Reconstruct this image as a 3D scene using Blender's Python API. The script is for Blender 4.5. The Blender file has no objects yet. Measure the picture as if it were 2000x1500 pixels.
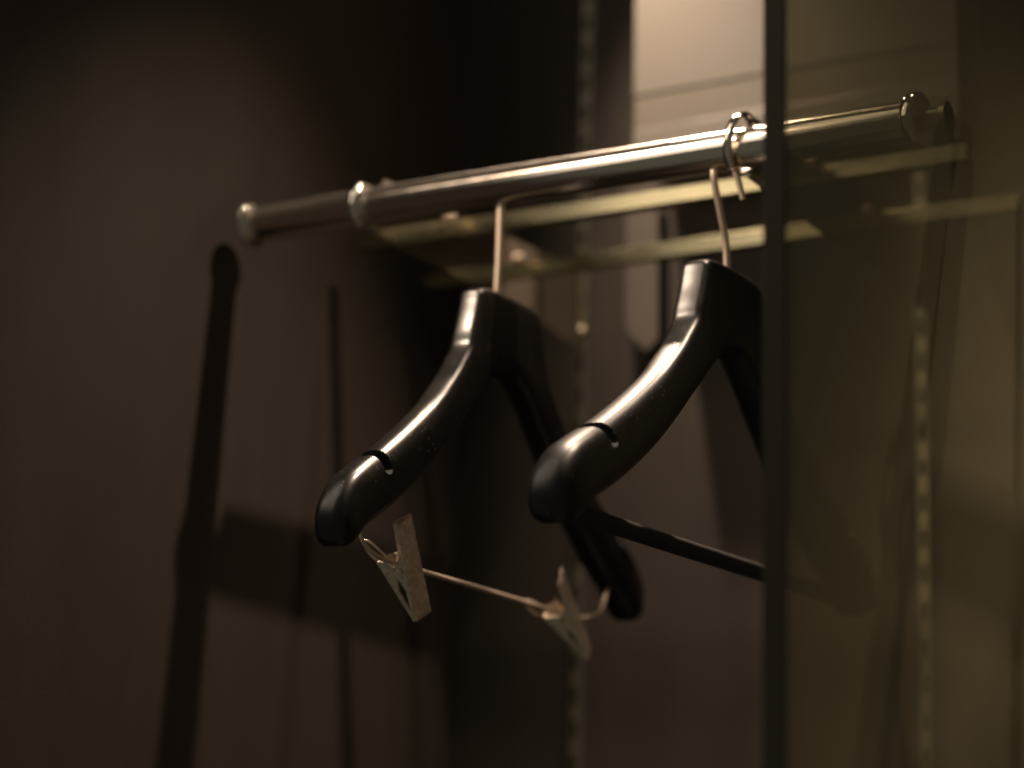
import bpy, bmesh, math, random
from mathutils import Vector, Matrix

random.seed(7)
scene = bpy.context.scene
COL = scene.collection

# ------------------------------------------------------------------ camera
# world: X along the rail, Y from the rail to the back wall, Z up, metres; the origin is the rail axis at the left collar
PHI, PITCH, ROLL, FPX = 0.5469, 0.2243, 0.0257, 4688.5
cd = bpy.data.cameras.new('camera')
cam = bpy.data.objects.new('camera', cd); COL.objects.link(cam)
rgt = Vector((math.cos(PHI), math.sin(PHI), 0)); fwd = Vector((-math.sin(PHI), math.cos(PHI), 0)); up = Vector((0, 0, 1))
f2 = fwd * math.cos(PITCH) + up * math.sin(PITCH); u2 = up * math.cos(PITCH) - fwd * math.sin(PITCH)
r3 = rgt * math.cos(ROLL) + u2 * math.sin(ROLL); u3 = u2 * math.cos(ROLL) - rgt * math.sin(ROLL)
M4 = Matrix((r3, u3, -f2)).transposed().to_4x4(); M4.translation = (0.8841, -1.2566, -0.4674)
cam.matrix_world = M4
cd.sensor_fit = 'HORIZONTAL'; cd.sensor_width = 36.0; cd.lens = FPX / 2000 * 36
cd.clip_start = 0.05; cd.clip_end = 60
cd.dof.use_dof = True; cd.dof.focus_distance = 1.355; cd.dof.aperture_fstop = 2.7
cd.dof.aperture_blades = 8
scene.camera = cam

# ------------------------------------------------------------------ light
world = bpy.data.worlds.new('World'); scene.world = world; world.use_nodes = True
bg = world.node_tree.nodes['Background']
bg.inputs[0].default_value = (1.0, 0.92, 0.72, 1); bg.inputs[1].default_value = 0.08

def spot(name, loc, target, power, color, size, blend, radius):
    l = bpy.data.lights.new(name, 'SPOT'); o = bpy.data.objects.new(name, l); COL.objects.link(o)
    o.location = loc; d = Vector(target) - Vector(loc)
    o.rotation_euler = d.to_track_quat('-Z', 'Y').to_euler()
    l.energy = power; l.color = color; l.spot_size = math.radians(size); l.spot_blend = blend; l.shadow_soft_size = radius
    return o
WARM = (1.0, 0.76, 0.56)
spot('ceiling_spot', (0.300, 0.045, 0.62), (-0.06, -0.07, -0.66), 44.0, WARM, 53, 1.0, 0.010)
spot('ceiling_spot', (0.010, 0.160, 0.50), (0.26, 0.14, -0.40), 58.0, WARM, 61, 1.0, 0.008)
spot('front_spot', (-0.25, -0.52, 0.50), (0.19, 0.0, -0.11), 46.0, WARM, 27, 0.8, 0.030)
# added area light standing in for the bright shop room, front left and above
al = bpy.data.lights.new('shop_room_glow', 'AREA'); ao = bpy.data.objects.new('shop_room_glow', al); COL.objects.link(ao)
al.shape = 'RECTANGLE'; al.size = 0.8; al.size_y = 0.9; al.energy = 4.2; al.color = (1.0, 0.83, 0.66)
ao.location = (-0.38, -0.58, 0.56); ao.rotation_euler = (Vector((0.18, 0, -0.05)) - ao.location).to_track_quat('-Z', 'Y').to_euler()

scene.view_settings.view_transform = 'Standard'; scene.view_settings.look = 'None'
scene.view_settings.exposure = 0.0; scene.view_settings.gamma = 1.0
scene.render.engine = 'CYCLES'
scene.cycles.use_denoising = True
scene.cycles.max_bounces = 8; scene.cycles.transparent_max_bounces = 12
scene.cycles.caustics_reflective = True; scene.cycles.sample_clamp_indirect = 3.0

# ------------------------------------------------------------------ materials
def mat(name, base, rough=0.5, metal=0.0, spec=0.5, coat=0.0):
    m = bpy.data.materials.new(name); m.use_nodes = True
    b = m.node_tree.nodes['Principled BSDF']
    b.inputs['Base Color'].default_value = (*base, 1); b.inputs['Roughness'].default_value = rough
    b.inputs['Metallic'].default_value = metal; b.inputs['Specular IOR Level'].default_value = spec
    b.inputs['Coat Weight'].default_value = coat
    return m
def nd(m, t, **kw):
    n = m.node_tree.nodes.new(t)
    for k, v in kw.items(): setattr(n, k, v)
    return n
def lk(m, a, b): m.node_tree.links.new(a, b)
def bsdf(m): return m.node_tree.nodes['Principled BSDF']
def coords(m, scale=(1, 1, 1), kind='Object'):
    tc = nd(m, 'ShaderNodeTexCoord'); mp = nd(m, 'ShaderNodeMapping'); mp.inputs['Scale'].default_value = scale
    lk(m, tc.outputs[kind], mp.inputs['Vector']); return mp.outputs['Vector']
def noise(m, vec, scale, detail=3.0, rough=0.5):
    n = nd(m, 'ShaderNodeTexNoise'); n.inputs['Scale'].default_value = scale
    n.inputs['Detail'].default_value = detail; n.inputs['Roughness'].default_value = rough
    lk(m, vec, n.inputs['Vector']); return n.outputs['Fac']
def ramp(m, fac, stops):
    r = nd(m, 'ShaderNodeValToRGB'); cr = r.color_ramp
    while len(cr.elements) < len(stops): cr.elements.new(0.5)
    for e, (p, c) in zip(cr.elements, stops):
        e.position = p; e.color = (*c, 1) if len(c) == 3 else c
    lk(m, fac, r.inputs['Fac']); return r.outputs['Color']
def bump(m, h, strength, dist):
    b = nd(m, 'ShaderNodeBump'); b.inputs['Strength'].default_value = strength; b.inputs['Distance'].default_value = dist
    lk(m, h, b.inputs['Height']); lk(m, b.outputs['Normal'], bsdf(m).inputs['Normal'])

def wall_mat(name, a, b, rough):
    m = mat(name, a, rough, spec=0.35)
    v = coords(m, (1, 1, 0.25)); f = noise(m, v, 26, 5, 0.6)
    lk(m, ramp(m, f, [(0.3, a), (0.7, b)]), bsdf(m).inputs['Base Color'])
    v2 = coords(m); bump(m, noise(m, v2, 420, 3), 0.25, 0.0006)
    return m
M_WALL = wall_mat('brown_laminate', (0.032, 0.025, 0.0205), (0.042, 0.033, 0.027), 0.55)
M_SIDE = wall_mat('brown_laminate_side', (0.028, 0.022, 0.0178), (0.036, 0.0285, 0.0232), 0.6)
M_DARK = wall_mat('brown_laminate_shaded', (0.020, 0.0175, 0.013), (0.026, 0.0225, 0.017), 0.5)  # back wall laminate with the corner's shade mixed into its colour

M_WHITE = mat('ivory_paint', (0.178, 0.163, 0.143), 0.32, spec=0.5)
v = coords(M_WHITE); bump(M_WHITE, noise(M_WHITE, v, 260, 3, 0.6), 0.35, 0.0012)

M_IVORY = mat('ivory_paint_moulding', (0.155, 0.137, 0.115), 0.36)
M_CHROME = mat('satin_chrome', (0.80, 0.74, 0.66), 0.2, 1.0)
v = coords(M_CHROME, (1, 1, 1))
f = noise(M_CHROME, v, 90, 4, 0.6)
mr = nd(M_CHROME, 'ShaderNodeMapRange'); mr.inputs[3].default_value = 0.12; mr.inputs[4].default_value = 0.20
lk(M_CHROME, f, mr.inputs[0]); lk(M_CHROME, mr.outputs[0], bsdf(M_CHROME).inputs['Roughness'])
tg = nd(M_CHROME, 'ShaderNodeTangent', direction_type='RADIAL', axis='X')
lk(M_CHROME, tg.outputs[0], bsdf(M_CHROME).inputs['Tangent'])
bsdf(M_CHROME).inputs['Anisotropic'].default_value = 0.85; bsdf(M_CHROME).inputs['Anisotropic Rotation'].default_value = 0.25
M_POLISH = mat('polished_chrome', (0.85, 0.80, 0.72), 0.07, 1.0)
M_BAR = mat('brass_tinted_steel', (0.36, 0.33, 0.21), 0.26, 1.0)
v = coords(M_BAR, (1, 6, 6)); f = noise(M_BAR, v, 14, 4, 0.65)
mr = nd(M_BAR, 'ShaderNodeMapRange'); mr.inputs[1].default_value = 0.3; mr.inputs[2].default_value = 0.7; mr.inputs[3].default_value = 0.14; mr.inputs[4].default_value = 0.38
lk(M_BAR, f, mr.inputs[0]); lk(M_BAR, mr.outputs[0], bsdf(M_BAR).inputs['Roughness'])
M_STEEL = mat('galvanised_steel', (0.6, 0.5, 0.4), 0.4, 1.0)
v = coords(M_STEEL); f = noise(M_STEEL, v, 320, 4, 0.65)
lk(M_STEEL, ramp(M_STEEL, f, [(0.32, (0.48, 0.40, 0.31)), (0.68, (0.82, 0.71, 0.57))]), bsdf(M_STEEL).inputs['Base Color'])
mr = nd(M_STEEL, 'ShaderNodeMapRange'); mr.inputs[3].default_value = 0.32; mr.inputs[4].default_value = 0.48
lk(M_STEEL, f, mr.inputs[0]); lk(M_STEEL, mr.outputs[0], bsdf(M_STEEL).inputs['Roughness'])
M_WIRE = mat('copper_toned_wire', (0.84, 0.69, 0.55), 0.36, 0.75)
M_UPRIGHT = mat('upright_steel', (0.56, 0.51, 0.39), 0.34, 1.0)
M_SLOT = mat('slot_dark', (0.01, 0.009, 0.007), 0.8)
M_REFLECTION = mat('reflection_grey', (0.095, 0.082, 0.07), 0.45)

def black_plastic(name, rough):
    m = mat(name, (0.003, 0.0027, 0.0024), rough, spec=0.45)
    v = coords(m)
    # fine dust specks and a faint grain in the lacquer
    vo = nd(m, 'ShaderNodeTexVoronoi'); vo.inputs['Scale'].default_value = 330; lk(m, v, vo.inputs['Vector'])
    s = nd(m, 'ShaderNodeMath', operation='LESS_THAN'); lk(m, vo.outputs['Distance'], s.inputs[0]); s.inputs[1].default_value = 0.12
    big = noise(m, v, 38, 3, 0.6)
    g = nd(m, 'ShaderNodeMath', operation='GREATER_THAN'); lk(m, big, g.inputs[0]); g.inputs[1].default_value = 0.53
    mu = nd(m, 'ShaderNodeMath', operation='MULTIPLY'); lk(m, s.outputs[0], mu.inputs[0]); lk(m, g.outputs[0], mu.inputs[1])
    mx = nd(m, 'ShaderNodeMix', data_type='RGBA'); lk(m, mu.outputs[0], mx.inputs[0])
    mx.inputs[6].default_value = (0.003, 0.0027, 0.0024, 1); mx.inputs[7].default_value = (0.22, 0.19, 0.16, 1)
    lk(m, mx.outputs[2], bsdf(m).inputs['Base Color'])
    f = noise(m, v, 60, 5, 0.7)
    mr = nd(m, 'ShaderNodeMapRange'); mr.inputs[3].default_value = rough - 0.06; mr.inputs[4].default_value = rough + 0.10
    lk(m, f, mr.inputs[0]); lk(m, mr.outputs[0], bsdf(m).inputs['Roughness'])
    bump(m, noise(m, v, 1500, 2), 0.18, 0.00025)
    return m
M_BLACK = black_plastic('black_lacquer', 0.33)
M_BLACK2 = black_plastic('black_lacquer_gloss', 0.28)
M_FLOCK = mat('black_flocking', (0.012, 0.010, 0.008), 0.8)

def glass_mat():
    m = bpy.data.materials.new('veiled_green_glass'); m.use_nodes = True
    nt = m.node_tree; nt.nodes.remove(nt.nodes['Principled BSDF']); out = nt.nodes['Material Output']
    tr = nd(m, 'ShaderNodeBsdfTransparent'); tr.inputs[0].default_value = (0.66, 0.64, 0.55, 1)
    di = nd(m, 'ShaderNodeBsdfDiffuse'); di.inputs[0].default_value = (0.31, 0.285, 0.205, 1)
    tl = nd(m, 'ShaderNodeBsdfTranslucent'); tl.inputs[0].default_value = (0.31, 0.285, 0.205, 1)
    gl = nd(m, 'ShaderNodeBsdfGlossy'); gl.inputs['Roughness'].default_value = 0.02
    a = nd(m, 'ShaderNodeMixShader'); a.inputs[0].default_value = 0.5
    lk(m, di.outputs[0], a.inputs[1]); lk(m, tl.outputs[0], a.inputs[2])
    b = nd(m, 'ShaderNodeMixShader')
    # smears in the veil, whose colour stands in for the room's reflection
    fv = coords(m, (1, 1, 0.45)); fn = noise(m, fv, 9, 5, 0.6)
    fm = nd(m, 'ShaderNodeMapRange'); fm.inputs[1].default_value = 0.25; fm.inputs[2].default_value = 0.75
    fm.inputs[3].default_value = 0.27; fm.inputs[4].default_value = 0.34
    lk(m, fn, fm.inputs[0]); lk(m, fm.outputs[0], b.inputs[0])
    lk(m, tr.outputs[0], b.inputs[1]); lk(m, a.outputs[0], b.inputs[2])
    fr = nd(m, 'ShaderNodeFresnel'); fr.inputs[0].default_value = 1.5
    c = nd(m, 'ShaderNodeMixShader');     # no reflection on the way out of the sheet (the shader does not bend the ray)
    ge = nd(m, 'ShaderNodeNewGeometry'); iv = nd(m, 'ShaderNodeMath', operation='SUBTRACT'); iv.inputs[0].default_value = 1.0
    lk(m, ge.outputs['Backfacing'], iv.inputs[1])
    pm = nd(m, 'ShaderNodeMath', operation='MULTIPLY'); lk(m, fr.outputs[0], pm.inputs[0]); lk(m, iv.outputs[0], pm.inputs[1])
    lk(m, pm.outputs[0], c.inputs[0])
    lk(m, b.outputs[0], c.inputs[1]); lk(m, gl.outputs[0], c.inputs[2])
    lk(m, c.outputs[0], out.inputs['Surface'])
    return m
M_GLASS = glass_mat()
M_EDGE = mat('glass_edge', (0.045, 0.039, 0.024), 0.5, spec=0.2)

# ------------------------------------------------------------------ helpers
def link(name, me, m, parent=None, smooth=False):
    o = bpy.data.objects.new(name, me); COL.objects.link(o)
    if m: me.materials.append(m)
    if parent: o.parent = parent
    if smooth:
        for p in me.polygons: p.use_smooth = True
    return o
def from_bm(name, bm, m, parent=None, smooth=False, bevel=0.0, seg=2):
    if bevel:
        bmesh.ops.bevel(bm, geom=list(bm.edges), offset=bevel, segments=seg, affect='EDGES', profile=0.5)
    bmesh.ops.recalc_face_normals(bm, faces=bm.faces)
    me = bpy.data.meshes.new(name); bm.to_mesh(me); bm.free()
    return link(name, me, m, parent, smooth)
def tag(o, label=None, cat=None, group=None, kind=None):
    for k, v in (('label', label), ('category', cat), ('group', group), ('kind', kind)):
        if v: o[k] = v
    return o
def thing(name, loc, label, cat, group=None):
    o = bpy.data.objects.new(name, None); COL.objects.link(o); o.location = loc
    o.empty_display_size = 0.02
    return tag(o, label, cat, group)
def add_box(bm, x0, x1, y0, y1, z0, z1):
    v = [bm.verts.new(c) for c in ((x0,y0,z0),(x1,y0,z0),(x1,y1,z0),(x0,y1,z0),(x0,y0,z1),(x1,y0,z1),(x1,y1,z1),(x0,y1,z1))]
    for f in ((0,3,2,1),(4,5,6,7),(0,1,5,4),(1,2,6,5),(2,3,7,6),(3,0,4,7)): bm.faces.new([v[i] for i in f])
    return v
def box(name, dims, m, parent=None, bevel=0.0, smooth=False):
    bm = bmesh.new(); add_box(bm, *dims); return from_bm(name, bm, m, parent, smooth, bevel)
def add_lathe(bm, prof, axis='X', n=48, origin=(0, 0, 0)):
    """prof: list of (position along the axis, radius)"""
    ox, oy, oz = origin; rings = []
    for a, r in prof:
        ring = []
        for i in range(n):
            t = 2 * math.pi * i / n; c, s = r * math.cos(t), r * math.sin(t)
            ring.append(bm.verts.new({'X': (ox + a, oy + c, oz + s), 'Y': (ox + c, oy + a, oz + s), 'Z': (ox + c, oy + s, oz + a)}[axis]))
        rings.append(ring)
    for a, b in zip(rings, rings[1:]):
        for i in range(n): bm.faces.new((a[i], a[(i+1) % n], b[(i+1) % n], b[i]))
    bm.faces.new(rings[0]); bm.faces.new(rings[-1])
def lathe(name, prof, m, parent, axis='X', n=48, origin=(0, 0, 0)):
    bm = bmesh.new(); add_lathe(bm, prof, axis, n, origin); o = from_bm(name, bm, m, parent, True)
    sharp(o); return o
def sharp(o, ang=40):
    me = o.data; me.calc_loop_triangles()
    bm = bmesh.new(); bm.from_mesh(me)
    for e in bm.edges:
        if len(e.link_faces) == 2 and e.calc_face_angle(0) > math.radians(ang): e.smooth = False
    bm.to_mesh(me); bm.free()
def add_tube(bm, pts, r, n=12, caps=True):
    pts = [Vector(p) for p in pts]; rings = []
    side = None
    for i, p in enumerate(pts):
        t = (pts[min(i+1, len(pts)-1)] - pts[max(i-1, 0)]).normalized()
        if side is None:
            side = t.cross(Vector((0.31, 0.87, 0.38))).normalized()
        else:
            side = (side - t * side.dot(t)).normalized()
        w = t.cross(side); rr = r[i] if isinstance(r, (list, tuple)) else r
        rings.append([bm.verts.new(p + side * rr * math.cos(2*math.pi*k/n) + w * rr * math.sin(2*math.pi*k/n)) for k in range(n)])
    for a, b in zip(rings, rings[1:]):
        for k in range(n): bm.faces.new((a[k], a[(k+1) % n], b[(k+1) % n], b[k]))
    if caps: bm.faces.new(rings[0]); bm.faces.new(rings[-1])
def tube(name, pts, r, m, parent=None, n=12):
    bm = bmesh.new(); add_tube(bm, pts, r, n); o = from_bm(name, bm, m, parent, True); sharp(o, 60); return o
def catmull(P, per):
    P = [Vector(p) for p in P]; out = []
    for i in range(len(P)-1):
        p0, p1, p2, p3 = P[max(i-1, 0)], P[i], P[i+1], P[min(i+2, len(P)-1)]
        for k in range(per):
            t = k / per
            out.append(0.5 * ((2*p1) + (p2-p0)*t + (2*p0-5*p1+4*p2-p3)*t*t + (3*p1-p0-3*p2+p3)*t**3))
    out.append(P[-1]); return out
def prism_x(name, poly, x0, x1, m, parent=None, bevel=0.0):
    """poly in (Y,Z), extruded along X"""
    bm = bmesh.new()
    a = [bm.verts.new((x0, y, z)) for y, z in poly]; b = [bm.verts.new((x1, y, z)) for y, z in poly]
    bm.faces.new(a); bm.faces.new(b[::-1]); n = len(poly)
    for i in range(n): bm.faces.new((a[i], b[i], b[(i+1) % n], a[(i+1) % n]))
    return from_bm(name, bm, m, parent, False, bevel)

# ------------------------------------------------------------------ the setting
XS, YW = -0.112, 0.299          # side wall and back wall planes
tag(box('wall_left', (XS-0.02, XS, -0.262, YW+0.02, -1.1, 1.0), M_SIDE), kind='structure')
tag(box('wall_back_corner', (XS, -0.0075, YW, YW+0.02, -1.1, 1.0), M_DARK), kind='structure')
tag(box('wall_back', (0.0045, 1.3, YW, YW+0.02, -1.1, 1.0), M_WALL), kind='structure')

# slotted uprights in the back wall
def upright(x, label):
    t = thing('slotted_upright', (x, YW, -1.1), label, 'upright', 'slotted uprights on the back wall')
    bm = bmesh.new(); w, d = 0.0040, 0.004; z0, z1 = 0.0, 1.6; slot = 0.0020
    add_box(bm, -w, -slot, -d, -0.0006, z0, z1); add_box(bm, slot, w, -d, -0.0006, z0, z1)
    z = 0.004; pitch = 0.0252; gap = 0.0125
    while z < z1 - pitch:
        add_box(bm, -slot, slot, -d, -0.0018, z, z + pitch - gap); z += pitch
    o = from_bm('channel', bm, M_UPRIGHT, t)
    box('slot_backing', (-slot, slot, -0.0010, -0.0004, z0, z1), M_SLOT, t)
    for zz in (1.082, 0.72, 0.36):
        lathe('screw', [(-0.0078, 0.0012), (-0.0074, 0.0030), (-0.0062, 0.0044), (-d, 0.0048)], M_BAR, t, 'Y', 20, (0, 0, zz))
    return t
upright(0.0, 'slotted metal upright on the wall behind the left hanger')
upright(0.276, 'slotted metal upright seen through the glass pane')

# ivory header box with stepped mouldings
t = thing('header_board', (0.073, 0.24, 0.088), 'ivory painted header board with stepped mouldings behind the rail', 'board')
def hb(name, z0, z1, y0, dx=0.0, m=None):
    return box(name, (dx, 0.254, y0, 0.055, z0, z1), m or M_WHITE, t, 0.0004)
hb('panel', 0.0555, 0.60, 0.000, 0.0)
hb('moulding', 0.0270, 0.0570, 0.0005, 0.0004, M_IVORY)
hb('moulding', 0.0140, 0.0285, 0.0002, 0.0002)
hb('moulding', 0.000, 0.0150, 0.0008, 0.0006, M_IVORY)
# pale strip below it, modelled in place of a reflection in the wall
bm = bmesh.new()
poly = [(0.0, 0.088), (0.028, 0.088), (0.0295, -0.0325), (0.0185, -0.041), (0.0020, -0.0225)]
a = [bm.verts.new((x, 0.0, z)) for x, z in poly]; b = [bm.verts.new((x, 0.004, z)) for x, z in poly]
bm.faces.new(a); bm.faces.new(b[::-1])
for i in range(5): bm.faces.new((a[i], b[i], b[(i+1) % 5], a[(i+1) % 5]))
o = from_bm('reflection_strip', bm, M_REFLECTION, None, False, 0.0006); o.location = (0.0405, 0.289, 0)
tag(o, 'pale grey strip with slanted lower end standing in for a reflection in the back wall', 'strip')

# ------------------------------------------------------------------ the rail fixture
R = 0.0125
rail = thing('clothes_rail', (0, 0, 0), 'chrome hanging rail with two flat cross bars on bracket arms', 'rail')
lathe('tube', [(-0.0905, 0.0122), (-0.09, R), (0.389, R), (0.3893, 0.0122)], M_CHROME, rail, n=96)
# left cap: a thick rolled lip
lathe('end_cap', [(-0.0958, 0.004), (-0.0957, 0.0125), (-0.0953, 0.0145), (-0.0944, 0.0157), (-0.0930, 0.0162), (-0.0914, 0.0158), (-0.0902, 0.0146), (-0.0896, 0.0127)], M_POLISH, rail, n=64)
# right cap, pin and the mount on the glass
cap = lathe('end_cap', [(0.3850, 0.0127), (0.3860, 0.0152), (0.3880, 0.0166), (0.3925, 0.0170), (0.3950, 0.0160), (0.3958, 0.0120)], M_POLISH, rail, n=64)
lathe('glass_mount', [(0.3955, 0.0066), (0.4068, 0.0066), (0.4070, 0.0086), (0.4104, 0.0088), (0.4106, 0.0070)], M_BAR, rail, n=40)
def collar(x, prof, name='collar'):
    return lathe(name, [(x + a, r) for a, r in prof], M_POLISH, rail, n=64)
collar(0.0, [(-0.0044, 0.0126), (-0.0043, 0.0144), (-0.0036, 0.0158), (-0.0018, 0.0165), (0.0014, 0.0165), (0.0032, 0.0158), (0.0040, 0.0144), (0.0041, 0.0126)])
# right collar: thin band standing off the tube
bm = bmesh.new(); n = 64
prof = [(-0.0026, 0.0166), (-0.0029, 0.0180), (-0.0020, 0.0188), (0.0020, 0.0188), (0.0029, 0.0180), (0.0026, 0.0166)]
rings = []
for i in range(n):
    tt = 2*math.pi*i/n
    rings.append([bm.verts.new((0.2775 + a + 0.0035*math.sin(tt), r*math.cos(tt), 0.0025 + r*math.sin(tt)*1.04)) for a, r in prof])
for i in range(n):
    A, B = rings[i], rings[(i+1) % n]
    for k in range(len(prof)): bm.faces.new((A[k], A[(k+1) % 6], B[(k+1) % 6], B[k]))
c2 = from_bm('collar', bm, M_POLISH, rail, True); sharp(c2, 50)
tube('set_screw', [(0.2765, -0.006, -0.0165), (0.2785, -0.004, -0.024), (0.2800, -0.002, -0.0335)], 0.0019, M_WIRE, rail)
# bracket arms: polished blades from the collar back to the uprights
for x in (0.0, 0.276):
    poly = [(0.0135, -0.0142), (0.10, -0.0185), (0.222, -0.0236), (0.262, -0.030), (0.2955, -0.030), (0.2955, 0.030), (0.02, 0.026), (0.0135, 0.010)]
    arm = prism_x('bracket_arm', poly, x - 0.0016, x + 0.0016, M_POLISH, rail, 0.0005)
    for y, z in ((0.1207, 0.0175), (0.2155, 0.0113)):
        lathe('bolt', [(x+0.0016, 0.0034), (x+0.0042, 0.0034), (x+0.0050, 0.0024)], M_WIRE, arm, 'X', 16, (0, y-0.018, z+0.004))
for y, z in ((0.1207, 0.0175), (0.2155, 0.0113)):
    box('cross_bar', (-0.0907, 0.379, y-0.0052, y+0.0052, z-0.0056, z+0.0056), M_BAR, rail, 0.0007)

# ------------------------------------------------------------------ hangers
PAIRS = [  # (top d,z) (bottom d,z) half-width, from the neck centre out to the shoulder tip
    ((0.000,-0.0730),(0.000,-0.1225),0.0118), ((0.026,-0.0738),(0.0065,-0.1235),0.0118), ((0.0375,-0.0765),(0.0115,-0.1255),0.0117),
    ((0.0405,-0.0830),(0.0150,-0.1275),0.0116), ((0.0437,-0.0935),(0.0200,-0.1310),0.0116), ((0.0480,-0.1050),(0.0255,-0.1350),0.0116),
    ((0.0500,-0.1130),(0.0300,-0.1390),0.0117), ((0.0540,-0.1190),(0.0345,-0.1425),0.0117), ((0.0600,-0.1258),(0.0405,-0.1480),0.0118),
    ((0.0665,-0.1328),(0.0475,-0.1545),0.0121), ((0.0780,-0.1435),(0.0600,-0.1655),0.0126), ((0.0960,-0.1585),(0.0770,-0.1815),0.0132), ((0.1260,-0.1785),(0.1060,-0.2045),0.0140),
    ((0.1580,-0.1975),(0.1350,-0.2235),0.0147), ((0.1790,-0.2085),(0.1560,-0.2355),0.0150), ((0.1960,-0.2190),(0.1710,-0.2430),0.0152),
    ((0.2065,-0.2320),(0.1800,-0.2490),0.0150), ((0.2095,-0.2440),(0.1860,-0.2535),0.0142), ((0.2070,-0.2545),(0.1910,-0.2570),0.0120),
    ((0.2020,-0.2590),(0.1950,-0.2590),0.0070)]
def hanger_body(name, sc, m, parent, groove_d, ws=1.0):
    def D(d): return d if d < 0.03 else 0.03 + (d - 0.03) * sc
    half = catmull([(D(a[0]), a[1], 0) for a, b, w in PAIRS], 5), catmull([(D(b[0]), b[1], 0) for a, b, w in PAIRS], 5), catmull([(w * ws, 0, 0) for a, b, w in PAIRS], 5)
    secs = [(t.x, t.y, b.x, b.y, w.x) for t, b, w in zip(*half)]
    full = [(-t, tz, -b, bz, w) for t, tz, b, bz, w in secs[:0:-1]] + secs
    bm = bmesh.new(); N = 36; rings = []
    for ty, tz, by, bz, w in full:
        k0 = min(1.0, max(0.0, (abs(ty) - 0.040) / 0.05)); e = 2.0 / (5.0 - 2.2 * k0)
        c = Vector(((ty+by)/2, (tz+bz)/2)); h = Vector(((ty-by)/2, (tz-bz)/2)); ring = []
        for k in range(N):
            t = 2*math.pi*k/N; cs, sn = math.cos(t), math.sin(t)
            x = math.copysign(abs(cs)**e, cs) * w; s = math.copysign(abs(sn)**e, sn)
            # the upper side is a little narrower than the lower one
            x *= 1.0 - 0.07 * s
            ring.append(bm.verts.new((x, c.x + h.x*s, c.y + h.y*s)))
        rings.append(ring)
    for a, b in zip(rings, rings[1:]):
        for k in range(N): bm.faces.new((a[k], a[(k+1) % N], b[(k+1) % N], b[k]))
    bm.faces.new(rings[0]); bm.faces.new(rings[-1])
    bmesh.ops.recalc_face_normals(bm, faces=bm.faces)
    body = from_bm(name, bm, m, parent, True)
    # strap notches across the shoulders
    def top_at(d):
        for (t0, z0, *_), (t1, z1, *_) in zip(secs, secs[1:]):
            if t0 <= d <= t1: return z0 + (z1-z0)*(d-t0)/(t1-t0)
    for sgn in (-1, 1):
        d = groove_d; z = top_at(d); u = Vector((0, 0.30*sgn, 0.954)); tng = Vector((0, 0.954*sgn, -0.30))
        cb = bmesh.new(); prof = []
        rr, depth = 0.0038, 0.0098
        for k in range(9):
            a = math.pi + math.pi*k/8; prof.append((rr*math.cos(a), -depth + rr*math.sin(a)))
        prof += [(rr*1.25, 0.012), (-rr*1.25, 0.012)]
        P0 = Vector((0, sgn*d, z))
        A = [cb.verts.new(P0 + tng*a + u*b + Vector((-0.03, 0, 0))) for a, b in prof]
        B = [cb.verts.new(P0 + tng*a + u*b + Vector((0.03, 0, 0))) for a, b in prof]
        cb.faces.new(A); cb.faces.new(B[::-1])
        for i in range(len(prof)): cb.faces.new((A[i], B[i], B[(i+1) % len(prof)], A[(i+1) % len(prof)]))
        bmesh.ops.recalc_face_normals(cb, faces=cb.faces)
        cme = bpy.data.meshes.new('cut'); cb.to_mesh(cme); cb.free()
        co = bpy.data.objects.new('cut', cme); COL.objects.link(co)
        co.parent = parent
        md = body.modifiers.new('b', 'BOOLEAN'); md.operation = 'DIFFERENCE'; md.solver = 'EXACT'; md.object = co
        bpy.context.view_layer.update()
        ev = body.evaluated_get(bpy.context.evaluated_depsgraph_get())
        nm = bpy.data.meshes.new_from_object(ev); body.modifiers.clear(); body.data = nm
        bpy.data.objects.remove(co)
    sharp(body, 35)
    return body

# wooden-look black suit hanger with a trouser bar
HR = thing('coat_hanger', (0.262, 0.009, 0), 'black contoured hanger with flocked trouser bar, nearest the glass', 'hanger')
hanger_body('shoulders', 1.0, M_BLACK, HR, 0.163)
hk = catmull([(-0.0015, -0.0120, -0.0122), (-0.0012, -0.0112, -0.020), (0.0002, -0.0045, -0.040), (0.0006, 0.0015, -0.0560), (0.0004, 0.0036, -0.0790)], 6)
tube('hook', hk, 0.00215, M_WIRE, HR, 14)
tb = [(0, -0.186 + 0.372*k/40, -0.2505) for k in range(41)]
tube('trouser_bar', tb, 0.0052, M_FLOCK, HR, 18)

HL = thing('clip_hanger', (0.107, 0.005, 0), 'glossy black hanger with two metal clips hanging below', 'hanger')
hanger_body('shoulders', 0.845, M_BLACK2, HL, 0.142, 0.87)
hk = catmull([(0.0002, -0.0050, -0.0122), (0, -0.0050, -0.022), (0, -0.0052, -0.05), (-0.0004, -0.0055, -0.066), (-0.0004, -0.0055, -0.081)], 5)
tube('hook', hk, 0.0024, M_WIRE, HL, 14)
wp = catmull([(0, -0.150, -0.238), (0, -0.146, -0.251), (0, -0.128, -0.2585), (0, -0.100, -0.2600), (0, 0.0, -0.2625), (0, 0.095, -0.2650), (0, 0.122, -0.2625), (0, 0.137, -0.2560), (0, 0.146, -0.2400)], 8)
tube('clip_wire', wp, 0.0014, M_WIRE, HL, 12)

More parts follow.
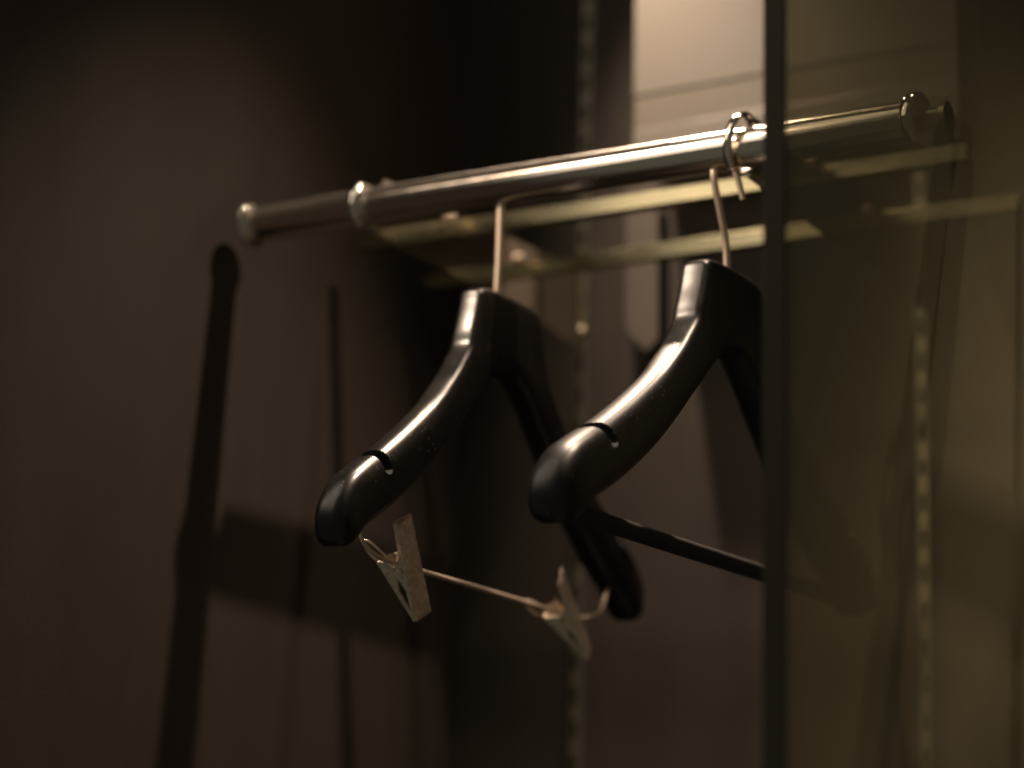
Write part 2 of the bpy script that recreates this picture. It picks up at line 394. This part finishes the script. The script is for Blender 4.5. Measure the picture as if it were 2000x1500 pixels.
def leaf(name, parent, sgn, holed):
    """one jaw leaf: local z from the jaw tip (-0.031) to the handle (0.030), x outward, y width"""
    bm = bmesh.new(); W = 0.0092; th = 0.0009; L0, L1 = -0.031, (0.009 if holed else 0.030)
    if holed:
        add_box(bm, 0, th, -W, -W+0.0040, L0+0.005, L1-0.009); add_box(bm, 0, th, W-0.0040, W, L0+0.005, L1-0.009)
        add_box(bm, 0, th, -W, W, L0, L0+0.005); add_box(bm, 0, th, -W, W, L1-0.009, L1)
    else:
        add_box(bm, 0, th, -W, W, L0, L1)
    # folded side flanges, deepest at the pivot
    for y0, y1 in ((-W-0.0002, -W+0.0008), (W-0.0008, W+0.0002)):
        v = []
        prof = [(L0+0.001, 0.0016), (-0.012, 0.0024), (-0.004, 0.0066), (0.004, 0.0066), (0.0065 if holed else 0.012, 0.0050 if holed else 0.0024), (L1-0.001, 0.0016)]
        lo = [(bm.verts.new((0.0002, y0, z)), bm.verts.new((0.0002, y1, z))) for z, d in prof]
        hi = [(bm.verts.new((-d, y0, z)), bm.verts.new((-d, y1, z))) for z, d in prof]
        for i in range(5):
            bm.faces.new((lo[i][0], lo[i+1][0], hi[i+1][0], hi[i][0])); bm.faces.new((lo[i][1], hi[i][1], hi[i+1][1], lo[i+1][1]))
            bm.faces.new((hi[i][0], hi[i+1][0], hi[i+1][1], hi[i][1])); bm.faces.new((lo[i][0], lo[i][1], lo[i+1][1], lo[i+1][0]))
        bm.faces.new((lo[0][0], hi[0][0], hi[0][1], lo[0][1])); bm.faces.new((lo[5][0], lo[5][1], hi[5][1], hi[5][0]))
    # rolled gripping lip at the jaw tip
    add_box(bm, -0.0022, 0.0002, -W, W, L0, L0+0.0010)
    if sgn < 0:
        for q in bm.verts: q.co.x = -q.co.x
    o = from_bm(name, bm, M_STEEL, parent, False, 0.0002, 1)
    return o
def clip(y, z, lean, roll, yaw):
    bm = bmesh.new(); add_tube(bm, [(0, -0.0105, 0), (0, 0.0105, 0)], 0.0023, 14)
    pv = from_bm('clip', bm, M_STEEL, HL, True); sharp(pv, 50)
    pv.location = (0, y, z); pv.rotation_euler = (lean, roll, yaw)
    a = leaf('jaw', pv, 1, False); a.location = (0.0040, 0, 0); a.rotation_euler = (0, math.radians(6), 0)
    b = leaf('jaw', pv, -1, True); b.location = (-0.0100, 0, 0); b.rotation_euler = (0, math.radians(-18), 0)
    # coil spring between the leaves
    pts = []
    for k in range(90):
        t = k/89; ang = t*2*math.pi*4.5
        pts.append((0.0036*math.cos(ang), -0.005 + 0.010*t, 0.0036*math.sin(ang)))
    pts = [(0.0048, -0.005, 0.012)] + pts + [(-0.0048, 0.005, 0.012)]
    tube('spring', pts, 0.0006, M_WIRE, pv, 6)
    # loop of wire above the pivot
    lp = catmull([(-0.004, 0.004, 0.000), (-0.013, 0.002, 0.002), (-0.0200, -0.002, 0.011), (-0.0215, -0.004, 0.021), (-0.018, -0.002, 0.019), (-0.013, 0.003, 0.007)], 6)
    tube('wire_loop', lp, 0.0007, M_WIRE, pv, 8)
    return pv
clip(-0.0985, -0.2605, math.radians(26), math.radians(-6), 0.0)
clip(0.0935, -0.2650, math.radians(38), math.radians(-18), math.radians(12))

# ------------------------------------------------------------------ the glass divider
gp = thing('glass_pane', (0.417, -0.2526, -1.1), 'tall green glass divider with a reflection veil in its colour at the right end of the rail', 'glass pane')
box('sheet', (-0.006, 0.006, 0.0022, YW+0.2526-0.001, 0.0, 1.8), M_GLASS, gp)
box('polished_edge', (-0.006, 0.006, 0.0, 0.0020, 0.0, 1.8), M_EDGE, gp, 0.0006)
